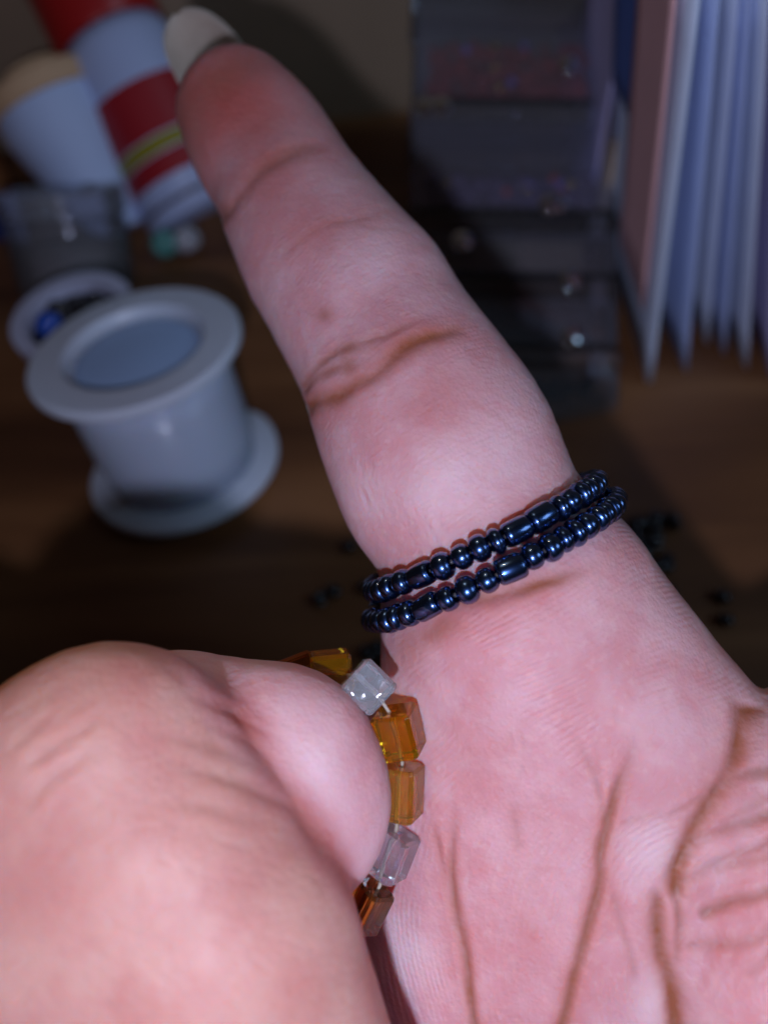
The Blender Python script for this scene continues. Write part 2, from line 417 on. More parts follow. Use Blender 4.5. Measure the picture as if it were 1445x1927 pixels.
for pts, dp in (([(395, 1365), (450, 1392), (510, 1425), (560, 1470)], 0.16), ([(330, 1285), (400, 1325), (450, 1352), (480, 1385)], 0.16), ([(330, 1442), (430, 1468), (500, 1496), (580, 1545)], 0.18),
                ([(310, 1370), (390, 1405), (470, 1440)], 0.12), ([(270, 1225), (330, 1262), (370, 1300)], 0.14), ([(210, 1330), (120, 1400), (40, 1470)], 0.16), ([(180, 1400), (100, 1470), (20, 1560)], 0.14),
                ([(120, 1330), (60, 1380), (10, 1440)], 0.12), ([(430, 1400), (500, 1440), (560, 1500)], 0.09), ([(290, 1500), (400, 1520), (520, 1560)], 0.08)):
    crease(pts, dp, 9, 0.12, on_near=True, ends=(0.35, 0.35), lip=0.6)
blob(pale, 1238, 1600, 50, 60, 0.7, 0.5); blob(pale, 1232, 1880, 36, 80, 0.8); blob(pale, 760, 1800, 60, 90, 0.6)
blob(pale, 830, 905, 150, 60, 0.55, -0.4); blob(pale, 700, 480, 80, 60, 0.3); blob(pale, 590, 1440, 60, 160, 0.7, -0.5, True)
blob(red, 430, 185, 165, 140, 1.3); blob(pig, 345, 260, 40, 110, 0.4, 0.15); blob(pig, 420, 140, 70, 30, 0.35, -0.6); blob(red, 500, 300, 130, 110, 0.75); blob(red, 610, 420, 80, 70, 0.45); blob(red, 830, 740, 110, 70, 0.5, -0.4)
blob(red, 1000, 1700, 110, 200, 0.35); blob(red, 920, 1430, 90, 120, 0.35)
blob(red, 520, 1850, 200, 140, 0.5, 0, True); blob(red, 330, 1560, 160, 60, 0.35, 0, True)
disp += 0.035 * vnoise(co, 9.0, 11) + 0.012 * vnoise(co, 3.0, 12) + 0.006 * vnoise(co, 1.1, 13)
co2 = co + nr * disp[:, None]
hm.vertices.foreach_set('co', (co2 * S).astype(np.float32).ravel()); hm.update()
for nm, ar in (('pigment', pig), ('redness', red), ('paleness', pale), ('folded', folded)):
    at = hm.attributes.new(nm, 'FLOAT', 'POINT'); at.data.foreach_set('value', np.clip(ar, 0, 1.3).astype(np.float32))
# friction ridges: rings round a point of the palm, amplitude by place
q = PW(1350, 1750, 62)
ph = np.linalg.norm(co - q, axis=1) / 0.46 + 0.9 * vnoise(co, 14, 21)
tip = PW(470, 260, 86)
ph_f = np.linalg.norm((co - tip) * 1.0, axis=1) / 0.48 + 0.6 * vnoise(co, 10, 23)
isf = 1 / (1 + np.exp((Vp - (1045 - 0.45 * (U - 910))) / 12))
amp = np.where(isf > 0.5, 0.22, 0.5) * np.clip(0.65 + 0.5 * vnoise(co, 6, 24), 0.05, 1.4)
amp[near] = 0.04
amp *= np.clip(1 - 1.3 * pig, 0, 1) * np.clip(1 - 0.6 * red, 0.2, 1)
for nm, ar in (('ridge', np.where(isf > 0.5, ph_f, ph)), ('ridge_amp', amp)):
    at = hm.attributes.new(nm, 'FLOAT', 'POINT'); at.data.foreach_set('value', ar.astype(np.float32))

def skin():
    m, nt, b = node_mat('skin'); L = nt.links.new; N = nt.nodes.new
    def attr(n):
        a = N('ShaderNodeAttribute'); a.attribute_name = n; return a.outputs['Fac']
    def mix(fac, A, B):
        x = N('ShaderNodeMix'); x.data_type = 'RGBA'
        if isinstance(fac, float): x.inputs['Factor'].default_value = fac
        else: L(fac, x.inputs['Factor'])
        for nm, v in (('A', A), ('B', B)):
            if isinstance(v, tuple): x.inputs[nm].default_value = (*v, 1)
            else: L(v, x.inputs[nm])
        return x.outputs['Result']
    def math_(op, a, b_=None, clamp=False):
        x = N('ShaderNodeMath'); x.operation = op; x.use_clamp = clamp
        for i, v in enumerate((a, b_)):
            if v is None: continue
            if isinstance(v, (int, float)): x.inputs[i].default_value = v
            else: L(v, x.inputs[i])
        return x.outputs[0]
    tc = N('ShaderNodeTexCoord')
    def noise(scale, det=4, rough=0.5):
        n = N('ShaderNodeTexNoise'); n.inputs['Scale'].default_value = scale; n.inputs['Detail'].default_value = det; n.inputs['Roughness'].default_value = rough
        L(tc.outputs['Object'], n.inputs['Vector']); return n.outputs['Fac']
    def ramp(f, lo_, hi_):
        r = N('ShaderNodeMapRange'); r.inputs[1].default_value = lo_; r.inputs[2].default_value = hi_; L(f, r.inputs[0]); return r.outputs[0]
    base = mix(ramp(noise(170, 3), 0.38, 0.62), (0.62, 0.305, 0.325), (0.68, 0.405, 0.435))
    base = mix(math_('MULTIPLY', ramp(noise(520, 3), 0.5, 0.72), 0.28), base, (0.62, 0.235, 0.24))
    base = mix(math_('MULTIPLY', ramp(noise(1300, 2), 0.55, 0.75), 0.3), base, (0.72, 0.50, 0.50))
    base = mix(math_('MULTIPLY', attr('paleness'), 0.75), base, (0.74, 0.58, 0.61))
    base = mix(math_('MULTIPLY', attr('redness'), 0.72), base, (0.46, 0.105, 0.085))
    dorsal = mix(ramp(noise(260, 4), 0.36, 0.64), (0.46, 0.205, 0.165), (0.51, 0.285, 0.23))
    base = mix(math_('MULTIPLY', attr('folded'), 0.85), base, dorsal)
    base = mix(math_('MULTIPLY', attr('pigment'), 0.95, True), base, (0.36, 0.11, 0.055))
    L(base, b.inputs['Base Color'])
    b.inputs['Subsurface Weight'].default_value = 1.0
    b.inputs['Subsurface Radius'].default_value = (1.0, 0.28, 0.16); b.inputs['Subsurface Scale'].default_value = 0.0021
    b.inputs['Roughness'].default_value = 0.46; b.inputs['Specular IOR Level'].default_value = 0.36
    rr = N('ShaderNodeMapRange'); L(noise(900, 3), rr.inputs[0]); rr.inputs[3].default_value = 0.42; rr.inputs[4].default_value = 0.68; L(rr.outputs[0], b.inputs['Roughness'])
    rg = math_('MULTIPLY', math_('SINE', math_('MULTIPLY', attr('ridge'), 2 * math.pi)), attr('ridge_amp'))
    b1 = N('ShaderNodeBump'); b1.inputs['Strength'].default_value = 0.55; b1.inputs['Distance'].default_value = 0.00004
    L(rg, b1.inputs['Height'])
    vo = N('ShaderNodeTexVoronoi'); vo.inputs['Scale'].default_value = 2600; vo.feature = 'F1'; L(tc.outputs['Object'], vo.inputs['Vector'])
    b2 = N('ShaderNodeBump'); b2.inputs['Strength'].default_value = 0.45; b2.inputs['Distance'].default_value = 0.00008
    L(vo.outputs['Distance'], b2.inputs['Height']); L(b1.outputs['Normal'], b2.inputs['Normal'])
    b3 = N('ShaderNodeBump'); b3.inputs['Strength'].default_value = 0.42; b3.inputs['Distance'].default_value = 0.0002
    L(noise(1100, 5, 0.6), b3.inputs['Height']); L(b2.outputs['Normal'], b3.inputs['Normal'])
    L(b3.outputs['Normal'], b.inputs['Normal'])
    return m
hm.materials.clear(); hm.materials.append(skin())
hm.polygons.foreach_set('use_smooth', np.ones(len(hm.polygons), bool))
hand = bpy.data.objects.new('hand', hm); COL.objects.link(hand)
tag(hand, 'bare hand, palm to the viewer, index finger stretched out, another finger folded in front', 'hand')

# long fingernail: we see its hollow underside beyond the fingertip
def nail():
    st = spl([(432, 168, 70, 90.8), (408, 136, 71, 91.8), (388, 106, 69, 92.8), (365, 72, 61, 93.8), (349, 47, 48, 94.5), (339, 30, 30, 95.0), (333, 20, 9, 95.4)], 22)
    V, Fc = [], []; nu = 17
    ax = PC(333, 20, 95.2) - PC(432, 168, 90.8); ax /= np.linalg.norm(ax)
    for layer in (0, 1):
        for (px, py, hw, d) in st:
            c = PC(px, py, d); side = np.cross(ax, [0, 0, 1.0]); side /= np.linalg.norm(side); nrm = np.cross(side, ax)
            if nrm[2] < 0: nrm = -nrm
            hwm = hw * d / F
            for i in range(nu):
                a = (i / (nu - 1) - 0.5) * 2
                arc = 1.25 * a
                p = c + side * hwm * math.sin(arc) / math.sin(1.25) + nrm * (hwm * 0.75 * (math.cos(arc) - 0.4) + layer * 0.38)
                V.append(c2w(p))
    n = len(st)
    def id_(l, i, j): return l * n * nu + i * nu + j
    for i in range(n - 1):
        for j in range(nu - 1):
            Fc.append((id_(0, i, j), id_(0, i, j + 1), id_(0, i + 1, j + 1), id_(0, i + 1, j)))
            Fc.append((id_(1, i, j), id_(1, i + 1, j), id_(1, i + 1, j + 1), id_(1, i, j + 1)))
    for i in range(n - 1):
        Fc.append((id_(0, i, 0), id_(0, i + 1, 0), id_(1, i + 1, 0), id_(1, i, 0)))
        Fc.append((id_(0, i, nu - 1), id_(1, i, nu - 1), id_(1, i + 1, nu - 1), id_(0, i + 1, nu - 1)))
    for j in range(nu - 1):
        Fc.append((id_(0, 0, j), id_(1, 0, j), id_(1, 0, j + 1), id_(0, 0, j + 1)))
        Fc.append((id_(0, n - 1, j), id_(0, n - 1, j + 1), id_(1, n - 1, j + 1), id_(1, n - 1, j)))
    m = plain('fingernail', (0.50, 0.41, 0.34), 0.34, noise=0.25, nscale=300, bump=0.15, sss=0.9)
    o = new_obj('fingernail', V, Fc, m, hand)
    o['label'] = 'long pale translucent fingernail seen from its underside'
    return o
nail()

# ------------------------------------------------------------------ black two-strand bead ring on the index finger
def seed_bead(name, Rr, hl, hole=0.32, seg=20, power=2.4):
    prof = []
    n = 9
    for i in range(n):
        a = math.pi * (i / (n - 1) - 0.5)
        z = math.copysign(abs(math.sin(a)) ** (2 / power), math.sin(a)) * hl
        r = hole * Rr + (Rr - hole * Rr) * abs(math.cos(a)) ** (2 / power) if i not in (0, n - 1) else hole * Rr * 1.25
        prof.append((r, z))
    prof += [(hole * Rr, hl * 0.85), (hole * Rr, -hl * 0.85)]
    V, Fc = lathe(prof, seg, True)
    me = bpy.data.meshes.new(name); me.from_pydata([tuple(np.array(q) * S) for q in V], [], Fc)
    me.polygons.foreach_set('use_smooth', [True] * len(me.polygons))
    return me
hem, nt, b = node_mat('hematite_glass')
b.inputs['Base Color'].default_value = (0.04, 0.09, 0.24, 1); b.inputs['Metallic'].default_value = 1.0
b.inputs['Roughness'].default_value = 0.25; b.inputs['Coat Weight'].default_value = 1.0; b.inputs['Coat Roughness'].default_value = 0.025
tc = nt.nodes.new('ShaderNodeTexCoord'); n_ = nt.nodes.new('ShaderNodeTexNoise'); n_.inputs['Scale'].default_value = 900
nt.links.new(tc.outputs['Object'], n_.inputs['Vector'])
bp = nt.nodes.new('ShaderNodeBump'); bp.inputs['Strength'].default_value = 0.05; bp.inputs['Distance'].default_value = 0.0001
nt.links.new(n_.outputs['Fac'], bp.inputs['Height']); nt.links.new(bp.outputs['Normal'], b.inputs['Normal'])
KINDS = [(seed_bead('bead_round', 1.1, 0.78), 0.78), (seed_bead('bead_flat', 1.1, 0.6, power=2.2), 0.6), (seed_bead('bead_plump', 1.17, 0.9, power=2.1), 0.9), (seed_bead('bead_long', 1.03, 1.2, power=4.5), 1.2)]
for k, _ in KINDS: k.materials.append(hem)
elastic = plain('elastic_cord', (0.06, 0.06, 0.07), 0.4)
from mathutils.bvhtree import BVHTree
HBVH = BVHTree.FromObject(hand, bpy.context.evaluated_depsgraph_get())
ring = thing('bead_ring', PW(914, 1040, 70), 'ring of dark shiny hematite beads in two strands around the index finger', 'ring')
def strand(c_px, l_px, r_px, d, brad, seqs, seed):
    c = PC(*c_px, d); e1 = PC(*r_px, d + 0.5) - PC(*l_px, d); a = np.linalg.norm(e1) / 2; e1 /= np.linalg.norm(e1)
    e2 = np.array([0, 0, -1.0]); e2 = e2 - e2.dot(e1) * e1; e2 /= np.linalg.norm(e2)
    n = 720; th = np.linspace(0, 2 * math.pi, n, endpoint=False)
    pts = np.array([c + e1 * (-math.cos(t) * a) + e2 * (math.sin(t) * 9.5) for t in th])
    from_c = c2w(c); rad = []
    for p in pts:                               # rest the strand on the skin
        dv = Vector(c2w(p) - from_c); ln = dv.length; dv.normalize()
        hit = HBVH.ray_cast(Vector(from_c) * S, dv)
        rad.append((hit[3] / S if hit[0] else ln) + brad)
    rad = np.array(rad); ker = np.hanning(61); ker /= ker.sum()
    rad = np.maximum(rad - 0.25, np.convolve(np.concatenate([rad[-30:], rad, rad[:30]]), ker, 'valid'))
    pw = np.array([from_c + (c2w(p) - from_c) / np.linalg.norm(c2w(p) - from_c) * q for p, q in zip(pts, rad)])
    seg = np.linalg.norm(np.roll(pw, -1, 0) - pw, axis=1); cum = np.concatenate([[0], np.cumsum(seg)]); tot = cum[-1]
    r = random.Random(seed); s = 0.3; i = 0
    o0 = ring.location / S
    while True:
        k = seqs[i] if i < len(seqs) else r.choice([0, 0, 1, 2, 0, 3])
        me, hl = KINDS[k]
        if s + 2 * hl > tot: break
        s += hl
        j = int(np.searchsorted(cum, s)) % n
        p = pw[j]; tg = pw[(j + 4) % n] - pw[(j - 4) % n]
        b_ = bpy.data.objects.new('bead', me); COL.objects.link(b_); b_.parent = ring
        b_.location = (Vector(p) - o0) * S + Vector((r.uniform(-.06, .06), r.uniform(-.06, .06), r.uniform(-.06, .06))) * S
        b_.rotation_mode = 'QUATERNION'
        b_.rotation_quaternion = (Vector(tg).normalized() + Vector((r.uniform(-.13, .13), r.uniform(-.13, .13), r.uniform(-.13, .13)))).to_track_quat('Z', 'Y')
        sc_ = r.uniform(0.93, 1.07); b_.scale = (sc_, sc_, 1.0)
        s += hl + 0.02; i += 1
    v, f = tube_vf([Vector(p) - o0 for p in pw[::8]], 0.22, 6, True)
    new_obj('cord', v, f, elastic, ring)
strand((914, 1006), (719, 1105), (1108, 912), 69.6, 0.85, [1, 1, 0, 0, 0, 3, 2, 0, 0, 1, 3, 3, 1, 0, 1, 1, 1, 0, 1, 1, 1, 1], 3)
strand((933, 1052), (735, 1156), (1130, 953), 69.0, 0.85, [0, 0, 0, 1, 0, 3, 0, 2, 0, 3, 0, 0, 1, 1, 0, 1, 1, 1, 0, 1, 1, 1], 5)

# ------------------------------------------------------------------ amber and clear glass bead ring on the folded finger
amber = glass('amber_glass', (0.86, 0.40, 0.015)); amber_d = glass('brown_amber_glass', (0.55, 0.2, 0.03)); honey = glass('honey_glass', (0.92, 0.58, 0.12))
clear = glass('clear_glass', (0.90, 0.87, 0.92), trans=0.93); crack = glass('cloudy_glass', (0.86, 0.91, 0.98), rough=0.06, trans=0.84)
nt = crack.node_tree; b = nt.nodes['Principled BSDF']
tc = nt.nodes.new('ShaderNodeTexCoord'); vo = nt.nodes.new('ShaderNodeTexVoronoi'); vo.inputs['Scale'].default_value = 900
bp = nt.nodes.new('ShaderNodeBump'); bp.inputs['Strength'].default_value = 0.6; bp.inputs['Distance'].default_value = 0.0003
nt.links.new(tc.outputs['Object'], vo.inputs['Vector']); nt.links.new(vo.outputs['Distance'], bp.inputs['Height']); nt.links.new(bp.outputs['Normal'], b.inputs['Normal'])
white_cord = plain('white_elastic', (0.38, 0.32, 0.25), 0.45)
def cube_bead(w_, l_, ch=0.32, hole=0.3, twist=0.0):
    h = w_ / 2; c = ch
    oct_ = [(h, -h + c), (h, h - c), (h - c, h), (-h + c, h), (-h, h - c), (-h, -h + c), (-h + c, -h), (h - c, -h)]
    loops = []
    L_ = l_ / 2; b_ = 0.22
    for z, k in ((-L_ + b_, 1.0), (L_ - b_, 1.0), (L_, 1 - b_ / h)):
        loops.append([(x * k, y * k, z) for x, y in oct_])
    ci = [(hole * math.cos(math.atan2(y, x)), hole * math.sin(math.atan2(y, x))) for x, y in oct_]
    loops.append([(x, y, L_ - 0.05) for x, y in ci]); loops.append([(x, y, -L_ + 0.05) for x, y in ci])
    loops.append([(x * (1 - b_ / h), y * (1 - b_ / h), -L_) for x, y in oct_])
    V = [p for lp in loops for p in lp]; Fc = []
    n = len(loops)
    for i in range(n):
        j = (i + 1) % n
        for k in range(8): Fc.append((i * 8 + k, i * 8 + (k + 1) % 8, j * 8 + (k + 1) % 8, j * 8 + k))
    return V, Fc
ar = thing('bead_ring', PW(540, 1480, 63), 'ring of amber and clear square glass beads on the folded finger', 'ring')
o0 = ar.location / S
# px, py, depth, direction of the hole in the picture (deg), tilt to the lens, width, length, roll, glass
AB = [(560, 1268, 66.5, -20, 0.2, 3.0, 3.2, 20, amber_d, 'dark brown glass bead'), (622, 1262, 64.5, -4, 0.15, 3.1, 3.4, 35, amber, 'amber faceted glass bead'),
      (692, 1292, 62.0, 44, -0.05, 3.3, 3.3, 8, crack, 'clear crackled glass bead'), (750, 1378, 62.0, 76, 0.1, 3.3, 3.7, 20, amber, 'deep amber glass bead'),
      (754, 1490, 62.0, 92, 0.0, 3.1, 4.2, 15, honey, 'honey coloured glass bead'), (735, 1606, 62.0, 111, 0.05, 3.1, 3.7, 12, clear, 'clear glass bead'),
      (690, 1708, 61.6, 115, 0.1, 2.7, 3.7, 28, amber_d, 'brown amber glass bead')]
cpts = []
for (px, py, d, ang, tilt, w_, l_, roll, mt, lab) in AB:
    p = PW(px, py, d)
    a = math.radians(ang)
    dirw = c2w([math.cos(a), -math.sin(a), tilt]) - CAM
    v, f = cube_bead(w_, l_)
    qn = Vector(dirw).to_track_quat('Z', 'Y') @ Quaternion((0, 0, 1), math.radians(roll))
    o = new_obj('glass_bead', v, f, mt, ar, loc=Vector(p) - o0, rot=qn, smooth=False)
    bevel(o, 0.1, 2)
    o['label'] = lab
    cpts.append(p)
# the cord goes on round the back of the finger
back = [PW(600, 1760, 63), PW(480, 1740, 66), PW(380, 1640, 68), PW(350, 1480, 69), PW(390, 1340, 69), PW(480, 1275, 68)]
v, f = tube_vf([Vector(p) - o0 for p in spl(cpts + back + [cpts[0]], 80)[:-1]], 0.16, 6, True)
new_obj('cord', v, f, white_cord, ar)

# ------------------------------------------------------------------ things on the table
frost = plain('frosted_plastic_blue_cast', (0.54, 0.60, 0.70), 0.38, sss=0.5)  # white plastic, with the cool light's blue cast in its colour
whitep = plain('white_plastic_blue_cast', (0.48, 0.56, 0.82), 0.42)  # blue cast of the cool light put into the white
cordm, nt, b = node_mat('wound_clear_cord')
b.inputs['Base Color'].default_value = (0.45, 0.52, 0.66, 1); b.inputs['Roughness'].default_value = 0.22; b.inputs['Subsurface Weight'].default_value = 0.4; b.inputs['Subsurface Scale'].default_value = 0.001
tc = nt.nodes.new('ShaderNodeTexCoord'); wv = nt.nodes.new('ShaderNodeTexWave'); wv.bands_direction = 'Z'; wv.inputs['Scale'].default_value = 480; wv.inputs['Distortion'].default_value = 0.6
bp = nt.nodes.new('ShaderNodeBump'); bp.inputs['Strength'].default_value = 0.5; bp.inputs['Distance'].default_value = 0.0003
nt.links.new(tc.outputs['Object'], wv.inputs['Vector']); nt.links.new(wv.outputs['Fac'], bp.inputs['Height']); nt.links.new(bp.outputs['Normal'], b.inputs['Normal'])

def axis_thing(name, base, top, label, cat, group=None):
    d = np.array(top) - np.array(base)
    return thing(name, base, label, cat, group, rot=up_quat(d)), float(np.linalg.norm(d))

# spool of clear cord
hz = 27.0
top = T(250, 648, hz); Rf = 205 * depth_of(top) / F
sp_, hh = axis_thing('cord_spool', T(352, 880), top, 'frosted white spool of clear cord standing alone before the other containers', 'spool')
v, f = lathe([(0.01, 0), (Rf * 0.97, 0), (Rf, 0.5), (Rf, 1.6), (Rf * 0.96, 2.0), (Rf * 0.6, 2.0)], 56); o = new_obj('flange', v, f, frost, sp_); sharp_by_angle(o)
v, f = lathe([(Rf * 0.62, 2.0), (Rf * 0.76, 2.1), (Rf * 0.79, hh * 0.3), (Rf * 0.79, hh * 0.7), (Rf * 0.75, hh - 2.0), (Rf * 0.62, hh - 1.9)], 56, True); new_obj('cord', v, f, cordm, sp_)
v, f = lathe([(Rf * 0.6, hh - 2), (Rf * 0.96, hh - 2), (Rf, hh - 1.5), (Rf, hh - 0.5), (Rf * 0.97, hh), (Rf * 0.68, hh), (Rf * 0.66, hh - 0.4), (Rf * 0.64, hh - 3.6), (Rf * 0.6, hh - 3.8)], 56, True); o = new_obj('flange', v, f, frost, sp_); sharp_by_angle(o)
v, f = lathe([(0.01, hh - 3.6), (Rf * 0.635, hh - 3.6), (Rf * 0.635, hh - 2.2), (Rf * 0.5, hh - 1.9), (0.01, hh - 1.7)], 40); new_obj('hub', v, f, plain('hub_plastic', (0.33, 0.48, 0.74), 0.4), sp_)

# open clear jar with blue beads, behind the spool
def clear_plastic(name, tint=(0.9, 0.92, 1.0), haze=0.12, rough=0.12, gl=0.25):
    m = bpy.data.materials.new(name); m.use_nodes = True; nt = m.node_tree; nt.nodes.clear(); N = nt.nodes.new; L = nt.links.new
    out = N('ShaderNodeOutputMaterial'); tr = N('ShaderNodeBsdfTransparent'); g = N('ShaderNodeBsdfGlossy'); d = N('ShaderNodeBsdfDiffuse'); lw = N('ShaderNodeFresnel')
    tr.inputs['Color'].default_value = (*tint, 1); g.inputs['Roughness'].default_value = rough; d.inputs['Color'].default_value = (0.75, 0.76, 0.82, 1); lw.inputs['IOR'].default_value = 1.5
    a = N('ShaderNodeMixShader'); a.inputs[0].default_value = haze; L(tr.outputs[0], a.inputs[1]); L(d.outputs[0], a.inputs[2])
    c = N('ShaderNodeMixShader'); L(lw.outputs[0], c.inputs[0]); L(a.outputs[0], c.inputs[1]); L(g.outputs[0], c.inputs[2]); L(c.outputs[0], out.inputs['Surface'])
    return m
hazy = clear_plastic('hazy_plastic', haze=0.14, rough=0.045); clr = clear_plastic('clear_box_plastic', haze=0.06, rough=0.045)
top = T(135, 590, 20.0); Rj = 118 * depth_of(top) / F
jar = thing('bead_jar', (top[0], top[1], 0), 'open frosted round jar with blue and black beads inside, half hidden by the spool', 'jar')
v, f = lathe([(0.01, 0.0), (Rj * 0.94, 0), (Rj * 0.97, 1), (Rj * 0.97, 17), (Rj, 18), (Rj, 20), (Rj * 0.76, 20), (Rj * 0.74, 19), (Rj * 0.74, 2), (0.01, 2)], 44); o = new_obj('jar_body', v, f, plain('frosted_jar', (0.42, 0.44, 0.58), 0.4), jar); sharp_by_angle(o)
bluem = plain('blue_bead_glass', (0.02, 0.08, 0.42), 0.15, coat=0.6); blackm = plain('black_bead_glass', (0.012, 0.012, 0.016), 0.18, coat=0.5)
ico = bmesh.new(); bmesh.ops.create_icosphere(ico, subdivisions=2, radius=1.0); IV = [tuple(x.co) for x in ico.verts]; IF = [tuple(y.index for y in x.verts) for x in ico.faces]; ico.free()
v, f = lathe([(0.01, 2.1), (Rj * 0.735, 2.1), (Rj * 0.735, 17.6), (0.01, 17.9)], 32); new_obj('shade_plug', v, f, plain('dark_shade_plug', (0.02, 0.018, 0.022), 0.6), jar)  # added plug, its dark colour stands for the jar's shaded inside
for i in range(26):
    a = random.uniform(0, 6.28); rr = Rj * 0.6 * math.sqrt(random.random()); s_ = random.uniform(1.2, 1.7); z = random.uniform(17.6, 18.2)
    if i == 0: a, rr, s_, z = math.radians(190), Rj * 0.42, 2.6, 18.6
    o = new_obj('loose_bead', [np.array(q) * s_ for q in IV], IF, bluem if i % 4 == 0 else blackm, jar, loc=(rr * math.cos(a), rr * math.sin(a), z))

# grey clear jar with a screw lid, behind
base = T(150, 545); top = PW(108, 352, depth_of(base) - 10); Rg = 112 * depth_of(top) / F
gj, hh = axis_thing('storage_jar', base, top, 'cloudy grey plastic screw top jar between the white tub and the open jar', 'jar')
v, f = lathe([(0.01, 0), (Rg * 0.95, 0), (Rg, 1), (Rg, hh * 0.66), (Rg * 0.95, hh * 0.7), (Rg * 0.95, hh * 0.72), (0.01, hh * 0.72)], 44); o = new_obj('jar_body', v, f, clear_plastic('grey_jar', (0.75, 0.77, 0.84), haze=0.12), gj); sharp_by_angle(o)
v, f = lathe([(Rg * 1.0, hh * 0.73), (Rg * 1.03, hh * 0.74), (Rg * 1.03, hh * 0.96), (Rg * 0.98, hh), (Rg * 0.7, hh), (Rg * 0.66, hh * 0.94), (0.01, hh * 0.94)], 44); o = new_obj('lid', v, f, clear_plastic('grey_lid', (0.7, 0.72, 0.8), haze=0.16), gj); sharp_by_angle(o)
v, f = lathe([(0.01, 1.0), (Rg * 0.85, 1.0), (Rg * 0.85, hh * 0.4), (Rg * 0.5, hh * 0.5), (0.01, hh * 0.48)], 28); new_obj('contents', v, f, plain('jar_contents', (0.13, 0.10, 0.09), 0.6, noise=0.5, nscale=700), gj)

# white tub with tan lid
base = T(232, 438); top = PW(82, 168, depth_of(base) - 10); Rt = 116 * depth_of(top) / F
tb, hh = axis_thing('thread_cone', base, top, 'white thread spool with tan cardboard end and blue printed foot', 'spool')
v, f = lathe([(Rt * 0.20, 0.2), (Rt * 0.44, 0.2), (Rt * 0.48, 1.2), (Rt * 0.60, hh * 0.20), (Rt * 0.94, hh * 0.75), (Rt * 0.95, hh - 4), (Rt * 0.3, hh - 4)], 48, True); o = new_obj('thread', v, f, plain('white_thread_blue_cast', (0.50, 0.60, 0.86), 0.6, noise=0.06, nscale=900), tb); sharp_by_angle(o)  # white thread tinted with the blue cast of the light
tan = plain('tan_cardboard', (0.60, 0.38, 0.22), 0.7, noise=0.12, nscale=500)
v, f = lathe([(0.01, hh - 3.9), (Rt * 0.98, hh - 3.9), (Rt, hh - 3.4), (Rt, hh + 0.4), (Rt * 0.96, hh + 0.9), (Rt * 0.62, hh + 1.0), (Rt * 0.55, hh + 4), (0.01, hh + 4.3)], 48); o = new_obj('end_cap', v, f, tan, tb); sharp_by_angle(o)
blueprint = plain('blue_print', (0.05, 0.11, 0.40), 0.5)
for z0, z1 in ((1.4, 4.2), (5.2, 6.6), (9.0, 10.2)):
    r0 = Rt * 0.80
    V, Fc = [], []; n = 16
    for i in range(n + 1):
        a = math.radians(-130 + 150 * i / n)
        for z in (z0, z1): 
            rr = (Rt * 0.48 + (Rt * 0.12) * (z - 1.2) / (hh * 0.2 - 1.2)) + 0.15 if z < hh * 0.2 else Rt * (0.60 + 0.34 * (z - hh * 0.2) / (hh * 0.55)) + 0.15
            V.append((rr * math.cos(a), rr * math.sin(a), z))
    for i in range(n): Fc.append((2 * i, 2 * i + 2, 2 * i + 3, 2 * i + 1))
    o = new_obj('printed_band', V, Fc, blueprint, tb)

# white bottle with red cap and red label
base = T(385, 405); top = PW(178, 10, depth_of(base) - 12); Rb = 112 * depth_of(top) / F
bt, hh = axis_thing('glue_bottle', base, top, 'white bottle with red cap and red and yellow label', 'bottle')
v, f = lathe([(0.01, 0), (Rb * 0.92, 0), (Rb, 1), (Rb, hh * 0.72), (Rb * 0.97, hh * 0.78), (Rb * 0.90, hh * 0.84), (0.01, hh * 0.84)], 48); new_obj('bottle_body', v, f, whitep, bt)
redp = plain('red_plastic', (0.40, 0.012, 0.012), 0.35)
v, f = lathe([(0.01, hh * 0.845), (Rb * 0.95, hh * 0.845), (Rb * 0.97, hh * 0.86), (Rb * 0.93, hh * 1.25), (Rb * 0.85, hh * 1.28), (0.01, hh * 1.28)], 48); o = new_obj('cap', v, f, redp, bt); sharp_by_angle(o)
def band(z0, z1, mat, a0=0, a1=360, off=0.1, name='label_band'):
    n = 40; V, Fc = [], []
    for i in range(n + 1):
        a = math.radians(a0 + (a1 - a0) * i / n)
        for z in (z0, z1): V.append(((Rb + off) * math.cos(a), (Rb + off) * math.sin(a), z * hh))
    for i in range(n): Fc.append((2 * i, 2 * i + 2, 2 * i + 3, 2 * i + 1))
    return new_obj(name, V, Fc, mat, bt)
redl = plain('red_label', (0.36, 0.012, 0.02), 0.45); yell = plain('yellow_label', (0.30, 0.25, 0.012), 0.45); greyl = plain('grey_print', (0.13, 0.12, 0.17), 0.5); whl = plain('white_print', (0.7, 0.66, 0.72), 0.5)
band(0.17, 0.265, redl); band(0.272, 0.335, yell); band(0.342, 0.57, redl); band(0.06, 0.085, greyl)
# white script on the red band and red lettering above it, too soft in the photograph to read letter by letter
def squiggle(z0, amp_, a0, a1, mat, wob_n, r=0.35, off=0.25):
    pts = []
    n = 70
    for i in range(n + 1):
        t = i / n; a = math.radians(a0 + (a1 - a0) * t)
        z = z0 * hh + amp_ * math.sin(t * wob_n * 6.283) * (1 if int(t * wob_n) % 3 else 1.7)
        pts.append(((Rb + off) * math.cos(a), (Rb + off) * math.sin(a), z))
    v, f = tube_vf(pts, r, 5); new_obj('lettering', v, f, mat, bt)
squiggle(0.46, 1.3, -150, -45, whl, 9)
squiggle(0.605, 0.8, -160, -115, redl, 6, r=0.45)

